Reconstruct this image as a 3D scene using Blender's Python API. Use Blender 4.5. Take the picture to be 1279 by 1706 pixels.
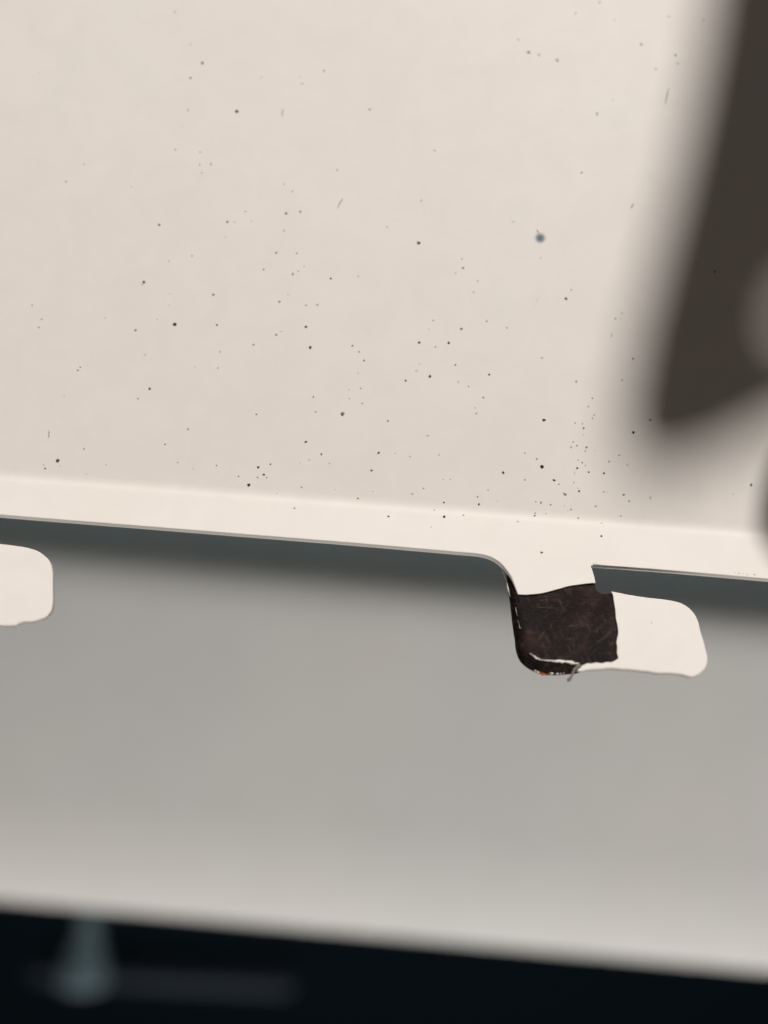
# Close-up of a cream painted sheet-steel panel whose lower flange carries two hooked tabs.
# All lengths in the tables are millimetres; the scene is built in metres.
import bpy, bmesh, math, random
from mathutils import Vector, Matrix, noise
MM = 0.001
random.seed(7)
sc = bpy.context.scene
for o in list(bpy.data.objects):
    bpy.data.objects.remove(o)
col = sc.collection

# ---------------------------------------------------------------- camera
cam_data = bpy.data.cameras.new('camera')
cam = bpy.data.objects.new('camera', cam_data)
col.objects.link(cam)
sc.camera = cam
PITCH, ROLL, DIST = math.radians(5.0), math.radians(4.34612), 85 * MM
fwd = Vector((0, math.cos(PITCH), math.sin(PITCH)))
r0 = Vector((1, 0, 0)); u0 = r0.cross(fwd)
rt = r0 * math.cos(ROLL) + u0 * math.sin(ROLL)
up = -r0 * math.sin(ROLL) + u0 * math.cos(ROLL)
rot = Matrix((rt, up, -fwd)).transposed().to_4x4()
cam.matrix_world = Matrix.Translation(-fwd * DIST) @ rot
cam_data.sensor_fit = 'HORIZONTAL'
cam_data.sensor_width = 36
cam_data.angle = math.radians(44.75)
cam_data.clip_start = 0.002
cam_data.clip_end = 20
cam_data.dof.use_dof = True
cam_data.dof.focus_distance = 83.8 * MM
cam_data.dof.aperture_fstop = 8.6

# ---------------------------------------------------------------- light
world = bpy.data.worlds.new('World'); sc.world = world
world.use_nodes = True
bg = world.node_tree.nodes['Background']
bg.inputs['Color'].default_value = (1.0, 0.86, 0.74, 1)
bg.inputs['Strength'].default_value = 0.062
LAMP = Vector((304.6, -996.5, 1079.0)) * MM   # above, in front and to the right
ld = bpy.data.lights.new('work_lamp', 'AREA')
ld.shape = 'DISK'; ld.size = 70 * MM; ld.energy = 27.6; ld.color = (1.0, 0.945, 0.895)
lamp = bpy.data.objects.new('work_lamp', ld); col.objects.link(lamp)
lamp.location = LAMP
lamp.rotation_euler = (-LAMP).to_track_quat('-Z', 'Y').to_euler()
# added fill lamp, out of view below, to brighten the beam behind the panel
fd = bpy.data.lights.new('rear_fill', 'AREA')
fd.shape = 'RECTANGLE'; fd.size = .60; fd.size_y = .10; fd.energy = 7.2; fd.color = (1.0, 0.955, 0.90)
fill = bpy.data.objects.new('rear_fill', fd); col.objects.link(fill)
fill.location = (.10, .010, -.32)
fill.rotation_euler = (math.radians(97), 0, 0)        # nearly upright, facing the beam
# added weak blue lamp above, to cool the beam top and the dark band
cd = bpy.data.lights.new('upper_cool_fill', 'AREA')
cd.shape = 'RECTANGLE'; cd.size = .60; cd.size_y = .06; cd.energy = .065; cd.color = (0.60, 0.88, 1.0)
cool = bpy.data.objects.new('upper_cool_fill', cd); col.objects.link(cool)
cool.location = (-.03, .055, .22)                       # faces straight down behind the panel
sc.view_settings.view_transform = 'Standard'
sc.view_settings.look = 'None'
sc.view_settings.exposure = 0
sc.view_settings.gamma = 1
sc.view_settings.use_curve_mapping = False
sc.render.engine = 'CYCLES'
sc.cycles.use_denoising = True

# ---------------------------------------------------------------- tables (x along the panel, s down its face from the crease, mm)
SHEET = [[-57.19,3.639,0.1],[-34.382,3.923,0.1],[-23.552,3.968,0.1],[-12.726,4.013,0.1],[-1.903,4.057,0.1],[6.755,4.16,0.1],[8.378,4.172,0.1],[9.246,4.244,0.1],[9.9,4.416,0.1],[10.56,4.755,0.1],[11.061,5.217,0.1],[11.397,5.634,0.1],[11.68,6.109,0.2],[11.907,6.532,0.12],[12.137,7.063,0.1],[12.366,7.592,0.06],[13.006,7.586,0.05],[13.644,7.492,0.05],[14.23,7.392,0.05],[14.815,7.238,0.05],[15.452,7.002,0.05],[16.091,6.783,0.05],[16.838,6.505,0.05],[17.693,6.301,0.05],[18.551,6.124,0.05],[19.248,6.015,0.06],[19.139,5.416,0.12],[18.949,4.765,0.12],[18.84,4.523,0.15],[19.083,4.393,0.2],[19.731,4.37,0.1],[25.133,4.364,0.1],[34.798,4.47,0.1],[57.495,4.748,0.1]]
COAT = [[20.669,6.673,0.03],[20.802,6.991,0.03],[20.881,7.422,0.03],[20.958,8.068,0.03],[21.06,9.032,0.03],[21.189,9.774,0.03],[21.265,10.356,0.03],[21.157,10.789,0.03],[21.076,11.22,0.03],[21.153,11.637,0.03],[21.125,12.061,0.03],[21.253,12.576,0.03],[20.938,12.809,0.03],[20.623,12.99,0.03],[20.257,12.992,0.03],[19.786,13.132,0.03],[19.316,13.115,0.03],[18.95,13.221,0.03],[18.532,13.227,0.03],[18.168,13.437,0.03],[17.804,13.621,0.03],[17.702,13.889,0.04],[17.963,13.999,0.1],[18.432,13.937,0.22],[19.109,13.808,0.22],[19.734,13.735,0.22],[20.569,13.594,0.22],[21.769,13.607,0.22],[22.865,13.602,0.22],[23.804,13.635,0.22],[24.325,13.699,0.22],[25.578,13.656,0.22],[26.725,13.647,0.22],[27.192,13.768,0.22],[27.554,13.844,0.22],[27.977,13.682,0.22],[28.403,13.391,0.22],[28.728,13.054,0.22],[28.951,12.672,0.16],[29.042,12.299,0.16],[29.031,11.88,0.07],[28.919,11.309,0.07],[28.712,10.424,0.07],[28.454,9.43,0.07],[28.29,8.745,0.07],[27.991,8.093,0.07],[27.42,7.557,0.07],[27.052,7.352,0.07],[26.575,7.198,0.07],[25.562,7.059,0.07],[23.905,6.996,0.07],[22.675,6.9,0.07],[21.606,6.792,0.07]]
CORE = [[12.811,4.187,0.1],[11.958,4.59,0.3],[11.442,5.353,0.5],[11.496,6.234,0.6],[11.623,6.884,0.7],[11.846,8.068,0.75],[12.012,9.192,0.8],[12.176,10.253,0.85],[12.367,11.409,0.95],[12.495,12.245,1.0],[12.67,12.862,1.05],[12.943,13.312,1.1],[13.318,13.675,1.1],[13.846,13.973,1.1],[14.371,14.167,1.05],[14.946,14.279,1.0],[15.675,14.301,0.95],[16.611,14.205,0.85],[17.651,14.022,0.7],[19.734,13.527,0.4],[21.823,13.368,0.4],[27.047,13.337,0.4],[27.829,13.382,0.4],[28.422,12.816,0.4],[28.653,12.171,0.4],[28.115,9.242,0.3],[27.615,8.203,0.3],[26.46,7.534,0.3],[25.075,7.369,0.3],[22.406,7.14,0.2],[21.07,6.888,0.16],[20.642,6.785,0.16],[20.267,6.841,0.16],[19.892,6.854,0.16],[19.625,6.798,0.16],[19.437,6.632,0.16],[19.314,6.395,0.16],[19.249,6.125,0.14],[19.086,5.475,0.14],[18.923,4.934,0.14],[18.379,4.029,0.1]]
LHOOK = [[-45.981,7.151,0.04],[-47.141,2.427,0.04],[-40.641,2.538,0.04],[-39.866,5.547,0.04],[-38.986,6.374,0.04],[-37.621,6.489,0.04],[-33.85,6.582,0.04],[-32.932,6.62,0.04],[-31.739,6.693,0.04],[-30.801,6.842,0.04],[-30.054,7.116,0.04],[-29.379,7.588,0.04],[-28.959,8.134,0.04],[-28.755,8.666,0.04],[-28.455,10.168,0.04],[-28.203,11.549,0.04],[-28.208,12.244,0.1],[-28.483,12.744,0.1],[-29.044,13.105,0.18],[-29.704,13.346,0.18],[-30.395,13.421,0.18],[-30.735,13.552,0.18],[-30.957,13.754,0.18],[-31.614,13.857,0.18],[-32.39,13.891,0.18],[-35.478,14.075,0.18],[-40.12,14.274,0.18],[-42.469,14.244,0.18],[-43.821,13.608,0.1],[-44.615,12.499,0.04]]
SLIVERS = [[[13.555,12.69,0.03],[13.874,12.901,0.09],[14.139,13.064,0.16],[14.456,13.197,0.1],[14.77,13.226,0.05],[15.136,13.224,0.1],[15.658,13.221,0.12],[16.181,13.223,0.22],[16.703,13.225,0.26],[17.122,13.256,0.26],[17.488,13.28,0.2],[17.854,13.305,0.1]],[[12.21,8.69,0.015],[12.271,8.956,0.045],[12.362,9.38,0.03],[12.42,9.537,0.01]],[[12.455,9.856,0.01],[12.571,10.222,0.035],[12.659,10.536,0.06],[12.766,10.581,0.02]],[[11.007,5.221,0.1],[11.291,5.697,0.16],[11.468,6.181,0.18],[11.592,6.721,0.18],[11.743,7.312,0.16],[11.898,8.009,0.06]]]
RUST = [[14.529,14.233,0.22],[14.895,14.309,0.26],[15.259,14.307,0.2],[14.788,14.161,0.14]]
CHIPS = [[14.215,14.153,0.16],[14.426,14.266,0.2],[15.623,14.279,0.2],[15.881,14.156,0.16],[16.091,14.27,0.16],[16.403,14.246,0.14],[16.663,14.175,0.09]]
STRAND = [[17.959,13.505],[17.647,13.607],[17.389,13.86],[17.21,14.237],[17.032,14.613],[16.905,14.854],[16.8,14.837]]
SPECKS = [[-23.465,-45.361,0.164,0.164,0.4],[-21.679,-42.246,0.137,0.137,0.6],[-20.37,-40.488,0.274,0.274,0.5],[-21.366,-38.913,0.192,0.219,0.8],[-16.706,-35.976,0.328,0.274,0.95],[-22.116,-31.792,0.164,0.164,0.4],[-19.7,-30.511,0.109,0.219,0.4],[-18.665,-30.652,0.164,0.192,0.6],[-19.43,-29.74,0.137,0.137,0.55],[-30.489,-29.69,0.219,0.219,0.15],[-32.026,-27.898,0.219,0.219,0.3],[-35.629,-38.256,0.164,0.164,0.12],[-21.298,-35.761,0.328,0.328,0.08],[-14.679,-39.505,0.219,0.219,0.12],[-19.786,-31.74,0.274,0.328,0.08],[-25.865,-27.856,0.219,0.219,0.1],[-21.657,-34.132,0.164,0.164,0.12],[-8.828,-40.628,0.192,0.219,0.6],[-10.769,-39.218,0.219,0.137,0.4],[-11.108,-39.848,0.109,0.164,0.2],[-12.395,-36.17,0.219,1.095,0.14],[-4.214,-37.175,0.219,0.219,0.4],[-6.798,-31.0,0.137,0.219,0.5],[-11.693,-29.264,0.137,0.137,0.5],[-10.848,-28.628,0.164,0.164,0.35],[2.195,-33.623,0.328,0.219,0.2],[9.361,-45.205,0.164,0.164,0.5],[10.411,-44.023,0.328,0.274,0.35],[11.4,-43.801,0.164,0.274,0.5],[16.876,-49.563,0.219,0.164,0.4],[14.641,-48.29,0.164,0.219,0.4],[18.353,-47.859,0.164,0.164,0.3],[21.059,-45.656,0.219,0.219,0.8],[13.172,-43.431,0.274,0.274,0.55],[24.376,-44.835,0.219,0.219,0.4],[22.557,-43.306,0.164,0.164,0.4],[23.557,-48.64,0.383,0.219,0.12],[26.848,-48.539,0.274,0.274,0.15],[17.245,-38.4,0.164,0.328,0.6],[18.671,-39.884,0.219,0.219,0.12],[16.117,-32.57,0.219,0.192,0.5],[15.786,-21.199,0.137,0.137,0.6],[15.36,-20.333,0.246,0.246,0.9],[29.045,-23.963,0.164,0.164,0.9],[24.588,-44.009,0.328,0.328,0.1],[1.28,-28.676,0.164,0.164,0.4],[-1.735,-25.845,0.192,0.219,0.25],[1.317,-24.574,0.328,0.328,0.75],[5.456,-23.334,0.137,0.137,0.55],[5.626,-22.481,0.219,0.192,0.75],[4.987,-21.97,0.137,0.137,0.4],[7.05,-21.353,0.164,0.164,0.3],[6.731,-20.264,0.192,0.192,0.25],[9.984,-27.287,0.438,0.109,0.3],[12.78,-24.023,0.137,0.137,0.4],[12.666,-19.922,0.137,0.137,0.25],[3.186,-17.295,0.137,0.137,0.5],[2.858,-16.414,0.164,0.164,0.25],[5.853,-16.703,0.246,0.192,0.8],[10.07,-17.145,0.164,0.219,0.4],[2.058,-15.127,0.246,0.219,0.85],[3.585,-14.819,0.137,0.137,0.7],[4.779,-15.281,0.219,0.219,0.95],[13.413,-14.557,0.164,0.164,0.3],[-2.884,-13.041,0.164,0.164,0.8],[2.232,-13.097,0.164,0.164,0.25],[2.003,-12.428,0.219,0.219,0.2],[1.073,-11.452,0.219,0.219,0.9],[3.256,-12.016,0.219,0.274,0.9],[5.532,-13.267,0.164,0.164,0.7],[5.917,-11.713,0.137,0.137,0.55],[6.886,-11.364,0.137,0.137,0.4],[8.693,-12.606,0.192,0.192,0.85],[8.309,-10.431,0.164,0.164,0.75],[7.627,-9.422,0.164,0.137,0.3],[7.771,-8.927,0.164,0.164,0.35],[14.016,-8.763,0.356,0.246,1.0],[-0.274,-7.579,0.164,0.164,0.75],[-2.987,-10.433,0.137,0.137,0.4],[-2.738,-9.017,0.137,0.137,0.5],[3.457,-6.495,0.328,0.164,0.25],[-0.902,-4.57,0.219,0.192,0.85],[0.611,-4.63,0.137,0.137,0.3],[2.003,-4.459,0.164,0.164,0.3],[4.625,-4.827,0.109,0.274,0.35],[-1.41,-2.918,0.274,0.219,0.65],[5.168,-2.59,0.109,0.109,0.4],[5.798,-2.638,0.109,0.109,0.5],[3.42,-1.625,0.137,0.137,0.45],[2.444,-1.053,0.164,0.137,0.45],[5.372,-0.465,0.192,0.192,0.95],[4.542,0.333,0.137,0.137,0.4],[0.443,1.293,0.219,0.192,0.85],[5.45,0.916,0.246,0.219,0.95],[7.215,0.638,0.219,0.164,0.4],[4.361,1.976,0.164,0.164,0.3],[10.581,-3.615,0.274,0.246,1.0],[14.069,-4.438,0.328,0.328,1.0],[13.575,-5.123,0.164,0.164,0.65],[12.469,-5.596,0.164,0.164,0.4],[15.259,-3.279,0.274,0.219,0.9],[15.719,-2.954,0.137,0.137,0.5],[12.595,-3.131,0.164,0.192,0.45],[9.315,-1.91,0.137,0.137,0.5],[8.398,-1.231,0.164,0.164,0.6],[8.069,-1.206,0.109,0.109,0.3],[8.58,-0.555,0.192,0.274,0.7],[10.23,-0.957,0.137,0.137,0.25],[13.734,-1.197,0.137,0.137,0.4],[14.204,-1.139,0.192,0.219,0.6],[15.097,-1.025,0.192,0.164,0.45],[16.35,-2.06,0.246,0.219,0.6],[16.206,-2.16,0.137,0.137,0.4],[16.972,-0.726,0.164,0.164,0.55],[13.728,-0.12,0.164,0.164,0.5],[13.694,0.121,0.192,0.192,0.7],[14.732,-0.142,0.164,0.164,0.3],[12.177,0.839,0.219,0.164,0.3],[16.761,-12.579,0.164,0.192,0.8],[16.81,-6.934,0.164,0.164,0.5],[16.616,-6.472,0.137,0.137,0.35],[17.265,-4.516,0.164,0.164,0.7],[13.498,-14.536,0.137,0.137,0.35],[20.041,-18.776,0.164,0.164,0.4],[20.626,-19.354,0.164,0.137,0.35],[20.543,-18.815,0.137,0.137,0.3],[19.773,-17.122,0.164,0.438,0.3],[21.884,-15.128,0.192,0.192,0.5],[20.963,-13.045,0.192,0.164,0.4],[18.343,-11.148,0.164,0.164,0.45],[18.0,-10.334,0.164,0.137,0.55],[18.575,-9.591,0.137,0.137,0.65],[18.448,-9.272,0.164,0.164,0.5],[16.874,-8.702,0.137,0.137,0.4],[17.54,-8.669,0.137,0.137,0.5],[17.695,-8.289,0.192,0.192,0.7],[17.708,-7.674,0.137,0.137,0.2],[17.16,-6.625,0.164,0.164,0.6],[18.05,-6.526,0.219,0.192,0.65],[17.959,-6.184,0.164,0.164,0.45],[18.891,-6.311,0.109,0.109,0.25],[17.346,-5.301,0.137,0.137,0.5],[17.744,-5.109,0.164,0.164,0.6],[18.034,-4.853,0.137,0.137,0.35],[17.307,-4.547,0.219,0.192,0.8],[18.371,-4.267,0.192,0.164,0.85],[19.778,-4.263,0.219,0.219,0.85],[21.062,-6.032,0.137,0.137,0.6],[20.184,-5.407,0.164,0.164,0.5],[22.272,-8.248,0.274,0.274,1.0],[23.757,-9.54,0.219,0.219,0.55],[17.604,-2.449,0.219,0.219,0.8],[17.082,-3.196,0.137,0.137,0.35],[17.473,-2.722,0.109,0.109,0.4],[18.827,-2.526,0.109,0.109,0.2],[19.849,-2.577,0.164,0.137,0.4],[20.148,-2.55,0.164,0.109,0.3],[21.695,-2.436,0.192,0.192,0.7],[22.203,-1.899,0.164,0.164,0.6],[24.123,-2.344,0.109,0.274,0.4],[19.21,-1.201,0.164,0.164,0.35],[16.331,-0.981,0.137,0.137,0.2],[17.644,0.059,0.164,0.164,0.55],[21.509,-0.466,0.164,0.164,0.35],[19.768,0.384,0.137,0.137,0.35],[19.949,0.622,0.109,0.109,0.25],[19.785,1.606,0.246,0.192,0.6],[14.394,3.586,0.246,0.219,0.7],[33.271,-4.241,0.219,0.274,0.7],[31.681,-3.232,0.164,0.164,0.3],[21.879,-5.203,0.274,0.274,0.1],[17.087,-4.057,0.109,0.438,0.2],[16.674,-6.42,0.137,0.137,0.4],[16.686,-0.539,0.109,0.109,0.3],[31.79,4.094,0.164,0.109,0.2],[32.114,4.124,0.164,0.164,0.25],[32.491,4.15,0.164,0.109,0.2],[32.868,4.176,0.164,0.164,0.2],[33.519,4.125,0.219,0.164,0.3],[-15.053,-26.33,0.137,0.137,0.7],[-16.61,-25.202,0.246,0.192,0.7],[-15.969,-25.223,0.109,0.219,0.4],[-14.41,-25.432,0.164,0.137,0.3],[-11.227,-26.439,0.219,0.219,0.8],[-9.919,-26.716,0.219,0.219,0.5],[-22.933,-24.415,0.246,0.246,0.55],[-16.681,-23.745,0.219,0.219,0.12],[-11.281,-24.748,0.274,0.274,0.1],[-11.834,-22.59,0.219,0.192,0.85],[-9.928,-22.71,0.164,0.164,0.75],[-19.599,-21.688,0.137,0.137,0.6],[-21.676,-21.041,0.219,0.219,0.12],[-12.869,-20.922,0.164,0.164,0.6],[-10.122,-20.676,0.164,0.328,0.4],[-9.644,-21.001,0.137,0.137,0.5],[-9.125,-21.503,0.164,0.164,0.25],[-6.578,-20.549,0.192,0.192,0.95],[-4.051,-20.936,0.164,0.164,0.3],[-23.818,-18.86,0.274,0.246,0.75],[-23.94,-18.62,0.219,0.219,0.25],[-17.294,-18.163,0.219,0.192,0.7],[-21.32,-17.907,0.274,0.109,0.2],[-21.272,-16.823,0.164,0.164,0.25],[-11.147,-17.977,0.219,0.219,0.5],[-10.403,-18.7,0.164,0.164,0.25],[-8.649,-17.805,0.137,0.137,0.65],[-7.598,-17.944,0.274,0.219,0.3],[-20.58,-15.078,0.328,0.274,1.0],[-16.699,-15.323,0.192,0.192,0.9],[-8.482,-15.784,0.246,0.246,0.95],[-7.934,-13.886,0.274,0.274,0.95],[-11.155,-14.87,0.219,0.219,0.35],[-10.774,-15.185,0.219,0.164,0.15],[-13.18,-13.747,0.192,0.192,0.5],[-16.193,-12.832,0.192,0.164,0.3],[-4.071,-14.339,0.164,0.164,0.7],[-3.418,-13.822,0.164,0.164,0.6],[-16.237,-11.3,0.164,0.164,0.4],[-18.382,-11.247,0.164,0.164,0.2],[-23.272,-7.883,0.219,0.164,0.35],[-24.124,-14.262,0.274,0.219,0.4],[-22.287,-15.43,0.328,0.109,0.2],[-7.277,-9.285,0.164,0.219,0.5],[-6.944,-7.929,0.164,0.164,0.4],[-4.451,-7.908,0.328,0.328,0.65],[-3.339,-11.811,0.164,0.164,0.25],[-4.079,-10.208,0.137,0.137,0.3],[-3.004,-10.437,0.137,0.137,0.4],[-3.959,-9.395,0.164,0.109,0.35],[-12.328,-7.268,0.164,0.164,0.65],[-18.446,-5.426,0.192,0.192,0.55],[-20.41,-3.853,0.164,0.164,0.85],[-7.592,-5.06,0.246,0.192,1.0],[-6.108,-4.059,0.219,0.219,0.6],[-7.16,-3.45,0.137,0.137,0.5],[-5.293,-3.254,0.219,0.164,0.3],[-7.978,-3.082,0.164,0.164,0.15],[-10.651,-2.766,0.164,0.164,0.65],[-11.775,-2.402,0.246,0.219,0.95],[-11.171,-1.783,0.219,0.192,0.85],[-11.726,-1.463,0.164,0.219,0.4],[-10.928,-1.524,0.164,0.164,0.35],[-13.451,-1.442,0.164,0.164,0.4],[-15.526,-2.298,0.164,0.164,0.4],[-19.103,-2.285,0.137,0.137,0.35],[-12.453,-0.721,0.274,0.328,0.95],[-7.647,-0.89,0.164,0.164,0.55],[-2.452,-0.248,0.164,0.164,0.55],[-4.641,-0.898,0.137,0.137,0.3],[-8.109,1.172,0.219,0.192,0.4],[-9.818,-0.116,0.137,0.137,0.3],[-17.614,-1.844,0.219,0.164,0.12],[-1.152,-0.999,0.164,0.164,0.2],[-33.883,-15.865,0.137,0.137,0.5],[-32.876,-14.608,0.137,0.137,0.65],[-33.048,-13.82,0.219,0.137,0.4],[-27.059,-15.174,0.164,0.164,0.3],[-28.849,-10.404,0.164,0.164,0.65],[-29.041,-10.113,0.164,0.164,0.5],[-30.056,-7.641,0.164,0.219,0.12],[-27.738,-2.9,0.164,0.164,0.4],[-30.001,-1.599,0.301,0.301,0.85],[-29.702,-1.167,0.137,0.137,0.3],[-31.238,-1.133,0.137,0.137,0.35],[-31.066,-0.813,0.164,0.164,0.75],[-25.566,-1.584,0.164,0.164,0.25],[-27.296,-0.604,0.137,0.137,0.2],[-23.013,-12.021,0.274,0.274,0.1],[24.189,9.222,0.164,0.164,0.2]]
FIBRES = [[[[-6.444,-27.28],[-6.388,-27.635],[-6.27,-27.936],[-6.047,-28.328]],0.045,0.45],[[[23.642,-39.92],[23.747,-40.705],[23.905,-41.555]],0.04,0.6],[[[20.933,-29.489],[21.137,-29.914]],0.05,0.6],[[[-31.046,-3.704],[-31.033,-4.095],[-31.09,-4.37]],0.06,0.35],[[[12.249,-26.708],[12.435,-26.432]],0.035,0.4]]
RED = [-22.301,-8.886]
YEL = [8.139,-17.623]
BLUE = [12.608,-25.922]
SECTION = [[-3.0,0.0,3.0],[-2.95,-0.0,2.95],[-2.9,-0.0,2.9],[-2.85,-0.0,2.85],[-2.8,-0.0,2.8],[-2.75,-0.0,2.75],[-2.7,-0.0,2.7],[-2.65,-0.0,2.65],[-2.6,-0.0,2.6],[-2.55,-0.0,2.55],[-2.5,-0.0,2.5],[-2.45,-0.0,2.45],[-2.4,-0.0,2.4],[-2.35,-0.0,2.35],[-2.3,-0.0,2.3],[-2.25,-0.0,2.25],[-2.2,-0.0,2.2],[-2.15,-0.0,2.15],[-2.1,-0.0,2.1],[-2.05,-0.0,2.05],[-2.0,-0.0,2.0],[-1.95,-0.0,1.95],[-1.9,-0.0,1.9],[-1.85,-0.0,1.85],[-1.8,-0.0,1.8],[-1.75,-0.0,1.75],[-1.7,-0.0,1.7],[-1.65,-0.0,1.65],[-1.6,-0.0,1.6],[-1.55,-0.0,1.55],[-1.5,-0.0,1.5],[-1.45,-0.0,1.45],[-1.4,-0.0,1.4],[-1.35,-0.0,1.35],[-1.3,-0.0,1.3],[-1.25,-0.0,1.25],[-1.2,-0.0,1.2],[-1.15,-0.0,1.15],[-1.1,-0.0,1.1],[-1.05,-0.0,1.05],[-1.0,-0.0,1.0],[-0.95,-0.0,0.95],[-0.9,-0.0,0.9],[-0.85,-0.0,0.85],[-0.8,-0.0,0.8],[-0.75,-0.0,0.75],[-0.7,-0.0,0.7],[-0.65,-0.0,0.65],[-0.6,-0.0,0.6],[-0.55,-0.0001,0.55],[-0.5,-0.0004,0.5],[-0.45,-0.001,0.45],[-0.4,-0.0019,0.4],[-0.35,-0.0032,0.35],[-0.3,-0.005,0.3001],[-0.25,-0.0073,0.2501],[-0.2,-0.0102,0.2002],[-0.15,-0.0136,0.1503],[-0.1,-0.0178,0.1005],[-0.05,-0.0226,0.0507],[-0.0,-0.0282,0.001],[0.05,-0.0347,-0.0485],[0.1,-0.0421,-0.098],[0.15,-0.0504,-0.1473],[0.2,-0.0598,-0.1964],[0.25,-0.0702,-0.2453],[0.3,-0.0816,-0.294],[0.35,-0.094,-0.3424],[0.4,-0.1071,-0.3907],[0.45,-0.1208,-0.4387],[0.5,-0.1349,-0.4867],[0.55,-0.149,-0.5347],[0.6,-0.163,-0.5827],[0.65,-0.1766,-0.6308],[0.7,-0.1898,-0.679],[0.75,-0.2025,-0.7274],[0.8,-0.2148,-0.7759],[0.85,-0.2268,-0.8244],[0.9,-0.2385,-0.873],[0.95,-0.25,-0.9217],[1.0,-0.2614,-0.9704],[1.05,-0.2727,-1.0191],[1.1,-0.284,-1.0678],[1.15,-0.2953,-1.1165],[1.2,-0.3066,-1.1652],[1.25,-0.3178,-1.2139],[1.3,-0.3291,-1.2626],[1.35,-0.3403,-1.3113],[1.4,-0.3516,-1.3601],[1.45,-0.3628,-1.4088],[1.5,-0.3741,-1.4575],[1.55,-0.3853,-1.5062],[1.6,-0.3966,-1.5549],[1.65,-0.4078,-1.6037],[1.7,-0.4191,-1.6524],[1.75,-0.4303,-1.7011],[1.8,-0.4415,-1.7498],[1.85,-0.4528,-1.7985],[1.9,-0.464,-1.8472],[1.95,-0.4753,-1.896],[2.0,-0.4865,-1.9447],[2.05,-0.4978,-1.9934],[2.1,-0.509,-2.0421],[2.15,-0.5203,-2.0908],[2.2,-0.5315,-2.1396],[2.25,-0.5428,-2.1883],[2.3,-0.554,-2.237],[2.35,-0.5653,-2.2857],[2.4,-0.5765,-2.3344],[2.45,-0.5878,-2.3832],[2.5,-0.599,-2.4319],[2.55,-0.6103,-2.4806],[2.6,-0.6215,-2.5293],[2.65,-0.6328,-2.578],[2.7,-0.644,-2.6267],[2.75,-0.6553,-2.6755],[2.8,-0.6665,-2.7242],[2.85,-0.6777,-2.7729],[2.9,-0.689,-2.8216],[2.95,-0.7002,-2.8703],[3.0,-0.7115,-2.9191]]
LAMP_MM = [304.6,-996.5,1079.0]
CAST = [[56.53,163.63],[55.67,154.71],[54.83,148.11],[53.67,141.04],[52.33,134.07],[51.2,128.26],[50.61,124.09],[50.3,120.49],[50.53,117.97],[51.41,116.43],[53.03,115.75],[55.4,116.23],[57.84,117.32],[60.28,118.72],[62.72,120.33],[65.66,121.88],[68.44,129.08],[67.32,164.5]]
HOLE = [[61.8,128.31],[62.02,130.4],[62.89,131.66],[64.54,132.15],[65.86,130.7],[65.72,127.32],[64.26,126.07],[62.59,126.15]]
ZC = 0.7892

# ---------------------------------------------------------------- materials
def mat(name):
    m = bpy.data.materials.new(name); m.use_nodes = True
    nt = m.node_tree
    return m, nt, nt.nodes['Principled BSDF']
def N(nt, t, **kw):
    n = nt.nodes.new(t)
    for k, v in kw.items():
        if k in n.inputs: n.inputs[k].default_value = v
        else: setattr(n, k, v)
    return n
def noise_bump(nt, b, layers, coord='Object'):
    tc = N(nt, 'ShaderNodeTexCoord'); prev = None
    for scale, strength, dist in layers:
        t = N(nt, 'ShaderNodeTexNoise', Scale=scale, Detail=3.0)
        nt.links.new(tc.outputs[coord], t.inputs['Vector'])
        bp = N(nt, 'ShaderNodeBump', Strength=strength, Distance=dist)
        nt.links.new(t.outputs['Fac'], bp.inputs['Height'])
        if prev: nt.links.new(prev.outputs['Normal'], bp.inputs['Normal'])
        prev = bp
    nt.links.new(prev.outputs['Normal'], b.inputs['Normal'])
    return tc

def paint_material(name, c1, c2, rough, bumps, cscale=60.0, spec=.18):
    m, nt, b = mat(name)
    tc = noise_bump(nt, b, bumps)
    t = N(nt, 'ShaderNodeTexNoise', Scale=cscale, Detail=4.0, Roughness=.55)
    nt.links.new(tc.outputs['Object'], t.inputs['Vector'])
    r = N(nt, 'ShaderNodeValToRGB')
    r.color_ramp.elements[0].position = .35; r.color_ramp.elements[0].color = (*c1, 1)
    r.color_ramp.elements[1].position = .65; r.color_ramp.elements[1].color = (*c2, 1)
    nt.links.new(t.outputs['Fac'], r.inputs['Fac'])
    film = N(nt, 'ShaderNodeTexNoise', Scale=cscale * 7, Detail=6.0, Roughness=.65, Distortion=.8)
    nt.links.new(tc.outputs['Object'], film.inputs['Vector'])
    fr = N(nt, 'ShaderNodeValToRGB')
    fr.color_ramp.elements[0].position = .3; fr.color_ramp.elements[0].color = (.965, .965, .96, 1)
    fr.color_ramp.elements[1].position = .6; fr.color_ramp.elements[1].color = (1, 1, 1, 1)
    nt.links.new(film.outputs['Fac'], fr.inputs['Fac'])
    mul = N(nt, 'ShaderNodeMix', data_type='RGBA', blend_type='MULTIPLY'); mul.inputs[0].default_value = 1
    nt.links.new(r.outputs['Color'], mul.inputs[6]); nt.links.new(fr.outputs['Color'], mul.inputs[7])
    nt.links.new(mul.outputs[2], b.inputs['Base Color'])
    b.inputs['Roughness'].default_value = rough
    b.inputs['Specular IOR Level'].default_value = spec
    return m
M_PAINT = paint_material('cream_powder_coat', (.802, .757, .718), (.797, .768, .728), .55,
                         [(2600, .04, .00004), (260, .10, .00012), (45, .16, .0006)], 32)
M_BEAM = paint_material('grey_beam_paint', (.545, .55, .545), (.565, .56, .55), .65, [(300, .06, .0002)], 20, .08)
M_REAR = paint_material('rear_sheet_paint', (.60, .665, .68), (.63, .69, .70), .6, [(200, .06, .0002)], 14)

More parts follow.
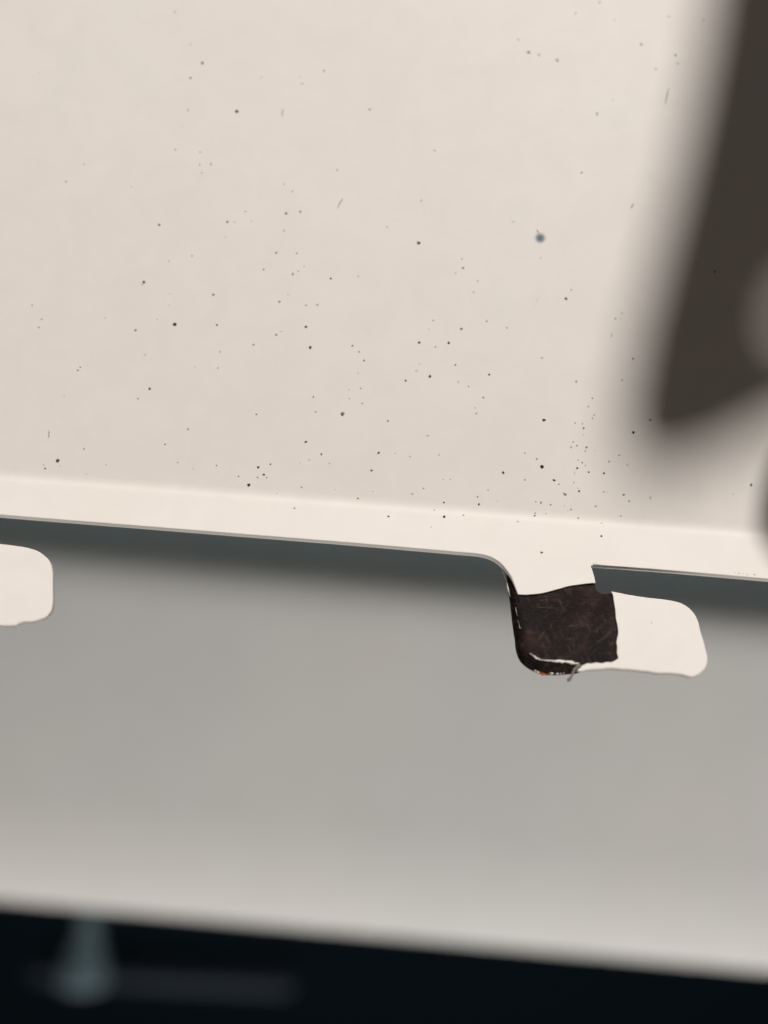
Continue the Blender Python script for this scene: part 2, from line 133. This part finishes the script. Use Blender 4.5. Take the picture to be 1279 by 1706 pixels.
def plain(name, c, rough=.5, metal=0.0, spec=.4):
    m, nt, b = mat(name)
    noise_bump(nt, b, [(900, .15, .00005)])
    b.inputs['Base Color'].default_value = (*c, 1)
    b.inputs['Roughness'].default_value = rough
    b.inputs['Metallic'].default_value = metal
    b.inputs['Specular IOR Level'].default_value = spec
    return m
M_VOID = plain('unlit_black', (.006, .013, .019), .9, spec=.05)  # near-black colour stands in for the unlit depth behind the beam
M_BRACKET = plain('blue_grey_plastic', (.030, .046, .053), .7, spec=.06)
M_BAR = plain('dark_slate_plastic', (.0055, .0075, .0105), .8, spec=.03)
M_STEEL = plain('dark_steel', (.05, .045, .04), .55)
M_TORN = plain('torn_paint', (.78, .72, .66), .6)
M_PINK = plain('torn_primer', (.70, .52, .44), .7)
M_RUST = plain('orange_rust', (.33, .11, .035), .8)
M_RED = plain('red_dot', (.30, .02, .02), .6)
M_YEL = plain('ochre_dot', (.50, .42, .22), .7)
M_DULL = plain('dulled_paint', (.42, .39, .36), .7)
M_STRAND = plain('grey_paint_strand', (.16, .14, .125), .6)

# scraped bare steel
m, nt, b = mat('scraped_bare_steel'); M_CORE = m
tc = N(nt, 'ShaderNodeTexCoord')
def tex(scale, detail, rough, dist=0.0, mp=None):
    t = N(nt, 'ShaderNodeTexNoise', Scale=scale, Detail=detail, Roughness=rough, Distortion=dist)
    src = tc.outputs['Object']
    if mp:
        q = N(nt, 'ShaderNodeMapping', vector_type='TEXTURE'); q.inputs['Rotation'].default_value = mp[0]; q.inputs['Scale'].default_value = mp[1]
        nt.links.new(src, q.inputs['Vector']); src = q.outputs['Vector']
    nt.links.new(src, t.inputs['Vector'])
    return t
blot = tex(420, 5, .6, .6)
ramp = N(nt, 'ShaderNodeValToRGB')
e = ramp.color_ramp.elements
e[0].position = .30; e[0].color = (.004, .003, .0028, 1)
e[1].position = .72; e[1].color = (.031, .0155, .0125, 1)
x = e.new(.5); x.color = (.0105, .0064, .0058, 1)
nt.links.new(blot.outputs['Fac'], ramp.inputs['Fac'])
hue = tex(230, 3, .5)
hr = N(nt, 'ShaderNodeValToRGB'); e = hr.color_ramp.elements
e[0].position = .35; e[0].color = (.80, 1.0, 1.15, 1); e[1].position = .68; e[1].color = (1.30, .95, .80, 1)
nt.links.new(hue.outputs['Fac'], hr.inputs['Fac'])
mx = N(nt, 'ShaderNodeMix', data_type='RGBA', blend_type='MULTIPLY'); mx.inputs[0].default_value = 1
nt.links.new(ramp.outputs['Color'], mx.inputs[6]); nt.links.new(hr.outputs['Color'], mx.inputs[7])
# fine pale scratches
scr = []
for rotz, sc_ in ((.75, (1, .12, 1)), (-.5, (1, .16, 1)), (1.5, (1, .2, 1))):
    t = tex(2900, 4, .7, .6, ((0, rotz, 0), (1, 1, 1 / sc_[1])))
    c = N(nt, 'ShaderNodeValToRGB'); e = c.color_ramp.elements
    e[0].position = .57; e[0].color = (0, 0, 0, 1); e[1].position = .72; e[1].color = (1, 1, 1, 1)
    nt.links.new(t.outputs['Fac'], c.inputs['Fac']); scr.append(c)
ad = N(nt, 'ShaderNodeMix', data_type='RGBA', blend_type='LIGHTEN'); ad.inputs[0].default_value = 1
nt.links.new(scr[0].outputs['Color'], ad.inputs[6]); nt.links.new(scr[1].outputs['Color'], ad.inputs[7])
ad2 = N(nt, 'ShaderNodeMix', data_type='RGBA', blend_type='LIGHTEN'); ad2.inputs[0].default_value = 1
nt.links.new(ad.outputs[2], ad2.inputs[6]); nt.links.new(scr[2].outputs['Color'], ad2.inputs[7])
fin = N(nt, 'ShaderNodeMix', data_type='RGBA'); nt.links.new(ad2.outputs[2], fin.inputs[0])
fin.inputs[7].default_value = (.06, .041, .034, 1)
nt.links.new(mx.outputs[2], fin.inputs[6])
nt.links.new(fin.outputs[2], b.inputs['Base Color'])
b.inputs['Roughness'].default_value = .62
b.inputs['Specular IOR Level'].default_value = .12
fine = tex(2600, 6, .7, .4)
b1 = N(nt, 'ShaderNodeBump', Strength=.55, Distance=.00012); nt.links.new(fine.outputs['Fac'], b1.inputs['Height'])
b2 = N(nt, 'ShaderNodeBump', Strength=.5, Distance=.0003); nt.links.new(blot.outputs['Fac'], b2.inputs['Height'])
nt.links.new(b1.outputs['Normal'], b2.inputs['Normal']); nt.links.new(b2.outputs['Normal'], b.inputs['Normal'])

# dust: each speck keeps its own pigment colour
m, nt, b = mat('dust_pigment'); M_DUST = m
a = N(nt, 'ShaderNodeAttribute'); a.attribute_name = 'pigment'
nt.links.new(a.outputs['Color'], b.inputs['Base Color']); b.inputs['Roughness'].default_value = .8
b.inputs['Specular IOR Level'].default_value = .15
# soft blue ink blot
m, nt, b = mat('blue_ink_blot'); M_INK = m
tc = N(nt, 'ShaderNodeTexCoord'); ln = N(nt, 'ShaderNodeVectorMath', operation='LENGTH')
nt.links.new(tc.outputs['Object'], ln.inputs[0])
mr = N(nt, 'ShaderNodeMapRange', interpolation_type='SMOOTHERSTEP'); mr.inputs[1].default_value = 0.0; mr.inputs[2].default_value = .0007
mr.inputs[3].default_value = .8; mr.inputs[4].default_value = 0.0
nt.links.new(ln.outputs['Value'], mr.inputs[0]); nt.links.new(mr.outputs[0], b.inputs['Alpha'])
b.inputs['Base Color'].default_value = (.08, .15, .195, 1); b.inputs['Roughness'].default_value = .6

# ---------------------------------------------------------------- helpers
def tag(o, label=None, cat=None, group=None, kind=None):
    for k, v in (('label', label), ('category', cat), ('group', group), ('kind', kind)):
        if v: o[k] = v
    return o
def link(name, me, material, parent=None):
    o = bpy.data.objects.new(name, me); col.objects.link(o)
    if material and not me.materials: me.materials.append(material)
    if parent: o.parent = parent
    return o
def from_bm(name, bm, material, parent=None, smooth=True, fixn=True):
    if fixn: bmesh.ops.recalc_face_normals(bm, faces=bm.faces)
    me = bpy.data.meshes.new(name)
    for f in bm.faces: f.smooth = smooth
    bm.to_mesh(me); bm.free()
    return link(name, me, material, parent)
def empty(name, loc=(0, 0, 0)):
    o = bpy.data.objects.new(name, None); o.empty_display_size = .01; col.objects.link(o); o.location = loc
    return o

# the bent section of the sheet: s -> (y, z, tilt)
def section(s):
    if s <= SECTION[0][0]: return 0.0, -s, 0.0
    last = SECTION[-1]
    th = math.radians(-13)
    if s >= last[0]:
        d = s - last[0]; return last[1] + d * math.sin(th), last[2] - d * math.cos(th), th
    k = (s - SECTION[0][0]) / (SECTION[1][0] - SECTION[0][0]); i = min(int(k), len(SECTION) - 2); f = k - i
    A, B = SECTION[i], SECTION[i + 1]
    return A[1] + f * (B[1] - A[1]), A[2] + f * (B[2] - A[2]), math.atan2(B[1] - A[1], A[2] - B[2])
def place(x, s, n):
    """mm on the sheet: x along it, s down it, n out of it towards the viewer"""
    y, z, t = section(s)
    return Vector((x, y - n * math.cos(t), ZC + z - n * math.sin(t))) * MM

def smooth_outline(pts, step=.35, keep=22.0):
    """resample (x, s, r) with a rounded (Catmull-Rom) curve between points that do not turn sharply"""
    out = []; n = len(pts)
    def sharp(i):
        a, b_, c = (Vector(pts[(i + k) % n][:2]) for k in (-1, 0, 1))
        u, v = b_ - a, c - b_
        return u.length < 1e-6 or v.length < 1e-6 or u.angle(v) > math.radians(38)
    sh = [sharp(i) for i in range(n)]
    for i in range(n):
        p0, p1, p2, p3 = (pts[(i + k) % n] for k in (-1, 0, 1, 2))
        L = math.dist(p1[:2], p2[:2])
        if L > keep: m_ = 1
        else: m_ = max(1, int(L / step))
        q0 = p1 if (sh[i] or math.dist(p0[:2], p1[:2]) > 6 * L) else p0
        q3 = p2 if (sh[(i + 1) % n] or math.dist(p2[:2], p3[:2]) > 6 * L) else p3
        for k in range(m_):
            t = k / m_
            if k == 0: out.append(tuple(p1)); continue
            cr = []
            for d in range(2):
                a, b_, c, e_ = q0[d], p1[d], p2[d], q3[d]
                # centripetal-ish: tangents limited by segment length
                t1 = (c - a) * .5; t2 = (e_ - b_) * .5
                l1 = math.dist(q0[:2], p2[:2]) * .5 or 1; l2 = math.dist(p1[:2], q3[:2]) * .5 or 1
                t1 *= min(1, L / l1); t2 *= min(1, L / l2)
                h = (2*t**3-3*t**2+1)*b_ + (t**3-2*t**2+t)*t1 + (-2*t**3+3*t**2)*c + (t**3-t**2)*t2
                cr.append(h)
            out.append((cr[0], cr[1], p1[2] + (p2[2] - p1[2]) * t))
    return out

def plate(name, pts, nf, nb, material, parent, cuts=(), seg=5, wob=0.0, seed=0):
    """a flat plate with the outline pts (x, s, edge radius), front face at nf, back at nb, its front edge rounded over"""
    n = len(pts)
    area = sum(pts[i][0] * pts[(i+1) % n][1] - pts[(i+1) % n][0] * pts[i][1] for i in range(n))
    sg = 1 if area > 0 else -1
    nor = []
    for i in range(n):
        a, b_, c = (Vector(pts[(i + k) % n][:2]) for k in (-1, 0, 1))
        u, v = (b_ - a).normalized(), (c - b_).normalized()
        t = (u + v)
        t = t.normalized() if t.length > 1e-4 else u
        nor.append(Vector((-t.y, t.x)) * sg)       # inward
    bm = bmesh.new(); rings = []
    def ring(f_in, f_n):
        r = []
        for i, p in enumerate(pts):
            w = wob * noise.noise((p[0] * 1.7 + seed, p[1] * 1.7, 3.1)) if wob else 0
            q = Vector(p[:2]) + nor[i] * (f_in(p[2]) + w)
            r.append(bm.verts.new((q.x, f_n(p[2]), -q.y)))
        rings.append(r)
    ring(lambda r: .12, lambda r: nb)
    ring(lambda r: 0.0, lambda r: nb + .12)
    for k in range(seg + 1):
        a = math.pi / 2 * k / seg
        ring(lambda r, a=a: r * (1 - math.cos(a)), lambda r, a=a: nf - r * (1 - math.sin(a)))
    for A, B in zip(rings, rings[1:]):
        for i in range(n):
            bm.faces.new((A[i], A[(i+1) % n], B[(i+1) % n], B[i]))
    bm.faces.new(rings[0]); bm.faces.new(rings[-1])
    bmesh.ops.recalc_face_normals(bm, faces=bm.faces)
    for c in cuts:
        bmesh.ops.bisect_plane(bm, geom=bm.verts[:] + bm.edges[:] + bm.faces[:], dist=1e-6,
                               plane_co=(0, 0, -c), plane_no=(0, 0, 1))
    bmesh.ops.triangulate(bm, faces=[f for f in bm.faces if len(f.verts) > 4], quad_method='BEAUTY', ngon_method='BEAUTY')
    for e_ in bm.edges:
        if len(e_.link_faces) == 2:
            f1, f2 = e_.link_faces
            flat = [abs(abs(f.normal.y) - 1) < 1e-4 for f in (f1, f2)]
            if flat[0] != flat[1]: e_.smooth = False
    for v in bm.verts:
        v.co = place(v.co.x, -v.co.z, v.co.y)
    return from_bm(name, bm, material, parent)

def blob(bm, x, s, w, h, n0, height, jag=.25, lay=None, colr=None, k=7):
    """a little irregular lump lying on the sheet"""
    ph = random.random() * 6.28
    base, mid = [], []
    for i in range(k):
        a = ph + 6.2832 * i / k; j = 1 + random.uniform(-jag, jag)
        cx, cy = math.cos(a) * w / 2 * j, math.sin(a) * h / 2 * j
        base.append(bm.verts.new(place(x + cx, s + cy, n0)))
        mid.append(bm.verts.new(place(x + cx * .72, s + cy * .72, n0 + height * random.uniform(.6, 1))))
    top = bm.verts.new(place(x, s, n0 + height))
    fs = []
    for i in range(k):
        j = (i + 1) % k
        fs.append(bm.faces.new((base[i], base[j], mid[j], mid[i])))
        fs.append(bm.faces.new((mid[i], mid[j], top)))
    if lay is not None:
        for f in fs:
            for l in f.loops: l[lay] = (*colr, 1)

def tube(bm, pts, rad, k=6):
    prev = None; n = len(pts)
    for i, p in enumerate(pts):
        d = (pts[min(i+1, n-1)] - pts[max(i-1, 0)]).normalized()
        a = d.cross(Vector((0, 1, .3))).normalized(); c = d.cross(a)
        r = rad[i]
        ring = [bm.verts.new(p + (a * math.cos(6.2832*q/k) + c * math.sin(6.2832*q/k)) * r) for q in range(k)]
        if prev:
            for q in range(k): bm.faces.new((prev[q], prev[(q+1) % k], ring[(q+1) % k], ring[q]))
        else: bm.faces.new(ring)
        prev = ring
    bm.faces.new(prev)

def ribbon(bm, pts, n0, thick):
    """a thin torn strip of paint along pts (x, s, width)"""
    prev = None
    for i, p in enumerate(pts):
        a = Vector(pts[max(i-1, 0)][:2]); c = Vector(pts[min(i+1, len(pts)-1)][:2]); d = (c - a).normalized()
        nn = Vector((-d.y, d.x)); w = p[2] / 2
        q1, q2 = Vector(p[:2]) + nn * w * random.uniform(.25, 1.5), Vector(p[:2]) - nn * w * random.uniform(.25, 1.5)
        f = n0 if not callable(n0) else n0(p)
        r = [bm.verts.new(place(q1.x, q1.y, f)), bm.verts.new(place(q1.x, q1.y, f + thick)),
             bm.verts.new(place(q2.x, q2.y, f + thick)), bm.verts.new(place(q2.x, q2.y, f))]
        if prev:
            for q in range(4): bm.faces.new((prev[q], prev[(q+1) % 4], r[(q+1) % 4], r[q]))
        else: bm.faces.new(r)
        prev = r
    bm.faces.new(prev)

def resample(pts, m_):
    out = []
    for a, c in zip(pts, pts[1:]):
        for k in range(m_): out.append(tuple(a[d] + (c[d] - a[d]) * k / m_ for d in range(len(a))))
    out.append(tuple(pts[-1])); return out

# ---------------------------------------------------------------- the panel
panel = empty('painted_panel', (0, 0, 0))
tag(panel, 'cream painted sheet metal panel with hooked tabs along its bent lower edge', 'panel')
NF, NB = .20, -.80
low = smooth_outline([tuple(p) for p in SHEET] + [(330, SHEET[-1][1], .3), (330, -260, .3), (-330, -260, .3), (-330, SHEET[0][1], .3)], .3)
cuts = [-1.6, -1.2] + [-1.0 + .1 * k for k in range(0, 25)] + [1.7, 2.4]
sheet = plate('panel_sheet', low, NF, NB, M_PAINT, panel, cuts)

hook = plate('hook_tab', smooth_outline(CORE, .25), 0.0, -1.2, M_CORE, panel, wob=.03, seed=4)
hook['label'] = 'hooked tab with its paint peeled off, dark scraped steel showing'
coat = plate('paint_coat', smooth_outline(COAT, .22), NF, -.62, M_PAINT, hook, wob=.035, seed=9)
coat['label'] = 'cream paint left on the free end of the peeled tab'
hook2 = plate('hook_tab', smooth_outline(LHOOK, .3), NF - .01, -.50, M_PAINT, panel, wob=.02, seed=2)
hook2['label'] = 'fully painted cream tab with rounded end'

def edge_n(p):      # follow the rounded steel edge under the remnant
    return -.02
bm = bmesh.new(); ribbon(bm, resample(SLIVERS[0], 5), edge_n, .10); from_bm('paint_sliver', bm, M_TORN, hook)
for sl in SLIVERS[1:3]:
    bm = bmesh.new(); ribbon(bm, resample(sl, 3), -.12, .10); from_bm('paint_sliver', bm, M_DULL, hook)
bm = bmesh.new(); ribbon(bm, resample(SLIVERS[3], 3), -.75, .2); from_bm('paint_sliver', bm, M_PAINT, hook)
for x, s, r in RUST:
    bm = bmesh.new(); blob(bm, x, s, r*1.6, r, -.75, .22, .35); from_bm('rust_spot', bm, M_RUST, hook)
for i, (x, s, r) in enumerate(CHIPS):
    bm = bmesh.new(); blob(bm, x, s - .05, r*1.7, r, -.62, .24, .35); from_bm('paint_chip', bm, M_PINK if i < 2 else M_TORN, hook)
st = resample([tuple(p) for p in STRAND], 3); k = len(st)
bm = bmesh.new()
tube(bm, [place(p[0], p[1], .1 + .9 * math.sin(i / k * 2.2) * .6) for i, p in enumerate(st)],
     [(.12 + (.05 if i < 4 or i > k - 4 else 0)) * MM for i in range(k)])
strand = from_bm('paint_strand', bm, M_STRAND, hook)

# ---------------------------------------------------------------- dirt on the paint
bm = bmesh.new(); lay = bm.loops.layers.float_color.new('pigment')
base = Vector((.74, .70, .66))
for x, s, w, h, d in SPECKS:
    dk = Vector((.018, .018, .018)).lerp(Vector((.05, .035, .03)), random.random())
    c = base.lerp(dk, min(1, d * 1.08) ** .75)
    k_ = 1.06
    blob(bm, x, s, w * k_, h * k_, NF - .004, min(w, h) * (.25 if d > .3 else .06), .28, lay, c)
for pts, w, d in FIBRES:
    c = base.lerp(Vector((.05, .045, .04)), d ** .75)
    pp = resample([tuple(p) for p in pts], 4); n_ = len(pp)
    n0 = len(bm.faces)
    tube(bm, [place(p[0], p[1], NF + w * .6) for p in pp], [w * MM * (.35 + .65 * math.sin(math.pi * (i + .5) / n_)) for i in range(n_)], 5)
    bm.faces.ensure_lookup_table()
    for f in bm.faces[n0:]:
        for l in f.loops: l[lay] = (*c, 1)
dust = from_bm('dust_specks', bm, M_DUST, panel)
dust['kind'] = 'stuff'; dust['label'] = 'dark dust specks scattered over the cream paint'
bm = bmesh.new(); blob(bm, RED[0], RED[1], .27, .27, NF - .004, .06, .15); from_bm('red_speck', bm, M_RED, panel)
bm = bmesh.new(); blob(bm, YEL[0], YEL[1], .22, .24, NF - .004, .03, .2); from_bm('yellow_speck', bm, M_YEL, panel)
bm = bmesh.new(); bmesh.ops.create_circle(bm, cap_ends=True, segments=32, radius=.0007)
ink = from_bm('ink_spot', bm, M_INK, panel)
ink.location = place(BLUE[0], BLUE[1], NF + .006); ink.rotation_euler = (math.radians(90), 0, 0)

# added round-headed rod, out of view, to cast the small shadow at the right edge
bm = bmesh.new()
prof = [(0, 42.0), (4.0, 41.8), (5.8, 41.0), (6.4, 40.0), (6.4, 37.8), (6.0, 37.4), (2.4, 37.2), (2.4, 0)]
rings = []
th = 0.10
for r, h in prof:
    rings.append([bm.verts.new(Vector((51.2 + r*math.cos(6.2832*q/28), -h, ZC + 44.6 + r*math.sin(6.2832*q/28))) * MM) for q in range(28)])
for A, B in zip(rings, rings[1:]):
    for q in range(28): bm.faces.new((A[q], A[(q+1) % 28], B[(q+1) % 28], B[q]))
bmesh.ops.remove_doubles(bm, verts=bm.verts, dist=1e-6)
from_bm('shadow_rod', bm, M_STEEL, panel)

# ---------------------------------------------------------------- what lies behind, out of focus
def swept(name, prof, x0, x1, thick, material, tilt=0.0, parent=None):
    """a bent sheet: profile (y, z) swept along x"""
    bm = bmesh.new(); n = len(prof); back = []
    for i in range(n):
        a, c = Vector(prof[max(i-1, 0)]), Vector(prof[min(i+1, n-1)]); d = (c - a).normalized()
        back.append(Vector(prof[i]) + Vector((-d.y, d.x)) * thick)
    loop = [Vector(p) for p in prof] + back[::-1]
    L = [bm.verts.new(Vector((x0, p.x, p.y + (-x0) * tilt)) * MM) for p in loop]
    R = [bm.verts.new(Vector((x1, p.x, p.y + (-x1) * tilt)) * MM) for p in loop]
    k = len(loop)
    for i in range(k): bm.faces.new((L[i], L[(i+1) % k], R[(i+1) % k], R[i]))
    bm.faces.new(L); bm.faces.new(R[::-1])
    o = from_bm(name, bm, material, parent)
    for p in o.data.polygons: p.use_smooth = len(p.vertices) == 4
    return o
# beam: tilt phi of the face runs from facing up at its rolled top to facing down at its lower lip
prof = []; y, z = 90.0, -43.0
def phi(t):         # t = 0 top .. 1 bottom (degrees; + faces down)
    if t < .25:
        q = 1 - t / .25
        return 5 - 75 * q ** 2.1
    if t < .72: return 5 - 5 * ((t - .25) / .47)
    return 4.5 * ((t - .72) / .28) ** 1.5
NSEG = 90; LEN = 73.6
ys, zs = [0.0], [0.0]
for i in range(NSEG):
    p = math.radians(phi((i + .5) / NSEG)); ys.append(ys[-1] + LEN / NSEG * math.sin(p)); zs.append(zs[-1] - LEN / NSEG * math.cos(p))
ymid = min(ys)
prof = [(90 + a - ymid, 1.6 + c) for a, c in zip(ys, zs)]
prof += [(prof[-1][0] + .3, prof[-1][1] - .05), (prof[-1][0] + .6, prof[-1][1] - .05), (130, prof[-1][1] - .1)]      # unseen underside, added to keep the lower lamp off the rear sheet
beam = swept('grey_beam', prof, -330, 330, 1.5, M_BEAM, .016)
for p_ in beam.data.polygons: p_.use_smooth = False
tag(beam, 'wide light grey metal beam, out of focus behind the cream panel', 'beam')
rear = swept('rear_sheet', [(140, 90), (140, -66)], -330, 330, 1.2, M_REAR)
tag(rear, 'grey-green sheet in shade above the blurred grey beam', 'sheet')

br = empty('support_foot', Vector((-61, 140, -98.0)) * MM)
tag(br, 'blurred blue-grey support foot with flat bar in the dark lower left', 'bracket')
bm = bmesh.new()
prof_p = [(2.2, 24), (2.2, 10), (2.6, 7), (3.8, 3), (5.0, 0), (5.4, -3), (5.4, -4)]
rings = [[bm.verts.new(Vector((r*math.cos(6.2832*q/20), r*math.sin(6.2832*q/20), h)) * MM) for q in range(20)] for r, h in prof_p]
for A, B in zip(rings, rings[1:]):
    for q in range(20): bm.faces.new((A[q], A[(q+1) % 20], B[(q+1) % 20], B[q]))
bm.faces.new(rings[0]); bm.faces.new(rings[-1][::-1])
from_bm('post', bm, M_BRACKET, br)
bm = bmesh.new()
bmesh.ops.create_cube(bm, size=1, matrix=Matrix.Translation(Vector((17, 9, -3.2)) * MM) @ Matrix.Rotation(-.02, 4, 'Y') @ Matrix.Diagonal((.062, .012, .0055, 1)))
bmesh.ops.bevel(bm, geom=bm.edges[:], offset=.0012, segments=3, affect='EDGES')
from_bm('flat_bar', bm, M_BAR, br)

bm = bmesh.new()
vs = [bm.verts.new(v) for v in ((-4, 2.4, -4), (4, 2.4, -4), (4, 2.4, 2), (-4, 2.4, 2))]
bm.faces.new(vs)
backdrop = from_bm('backdrop', bm, M_VOID, None, fixn=False); tag(backdrop, kind='structure')

# ---------------------------------------------------------------- added unseen cutout, shaped to throw the soft shadow onto the panel
bm = bmesh.new()
o_ = [bm.verts.new(Vector((p[0], -100, p[1])) * MM) for p in CAST]
h_ = [bm.verts.new(Vector((p[0], -100, p[1])) * MM) for p in HOLE]
es = [bm.edges.new((l[i], l[(i+1) % len(l)])) for l in (o_, h_) for i in range(len(l))]
bmesh.ops.triangle_fill(bm, use_beauty=True, use_dissolve=False, edges=es)
ex = bmesh.ops.extrude_face_region(bm, geom=bm.faces[:])
bmesh.ops.translate(bm, verts=[v for v in ex['geom'] if isinstance(v, bmesh.types.BMVert)], vec=(0, -.003, 0))
hb = from_bm('shadow_cutout', bm, M_STEEL, None, smooth=False)
tag(hb, 'added dark cutout plate out of view, shaped to cast the soft shadow at right', 'bracket')
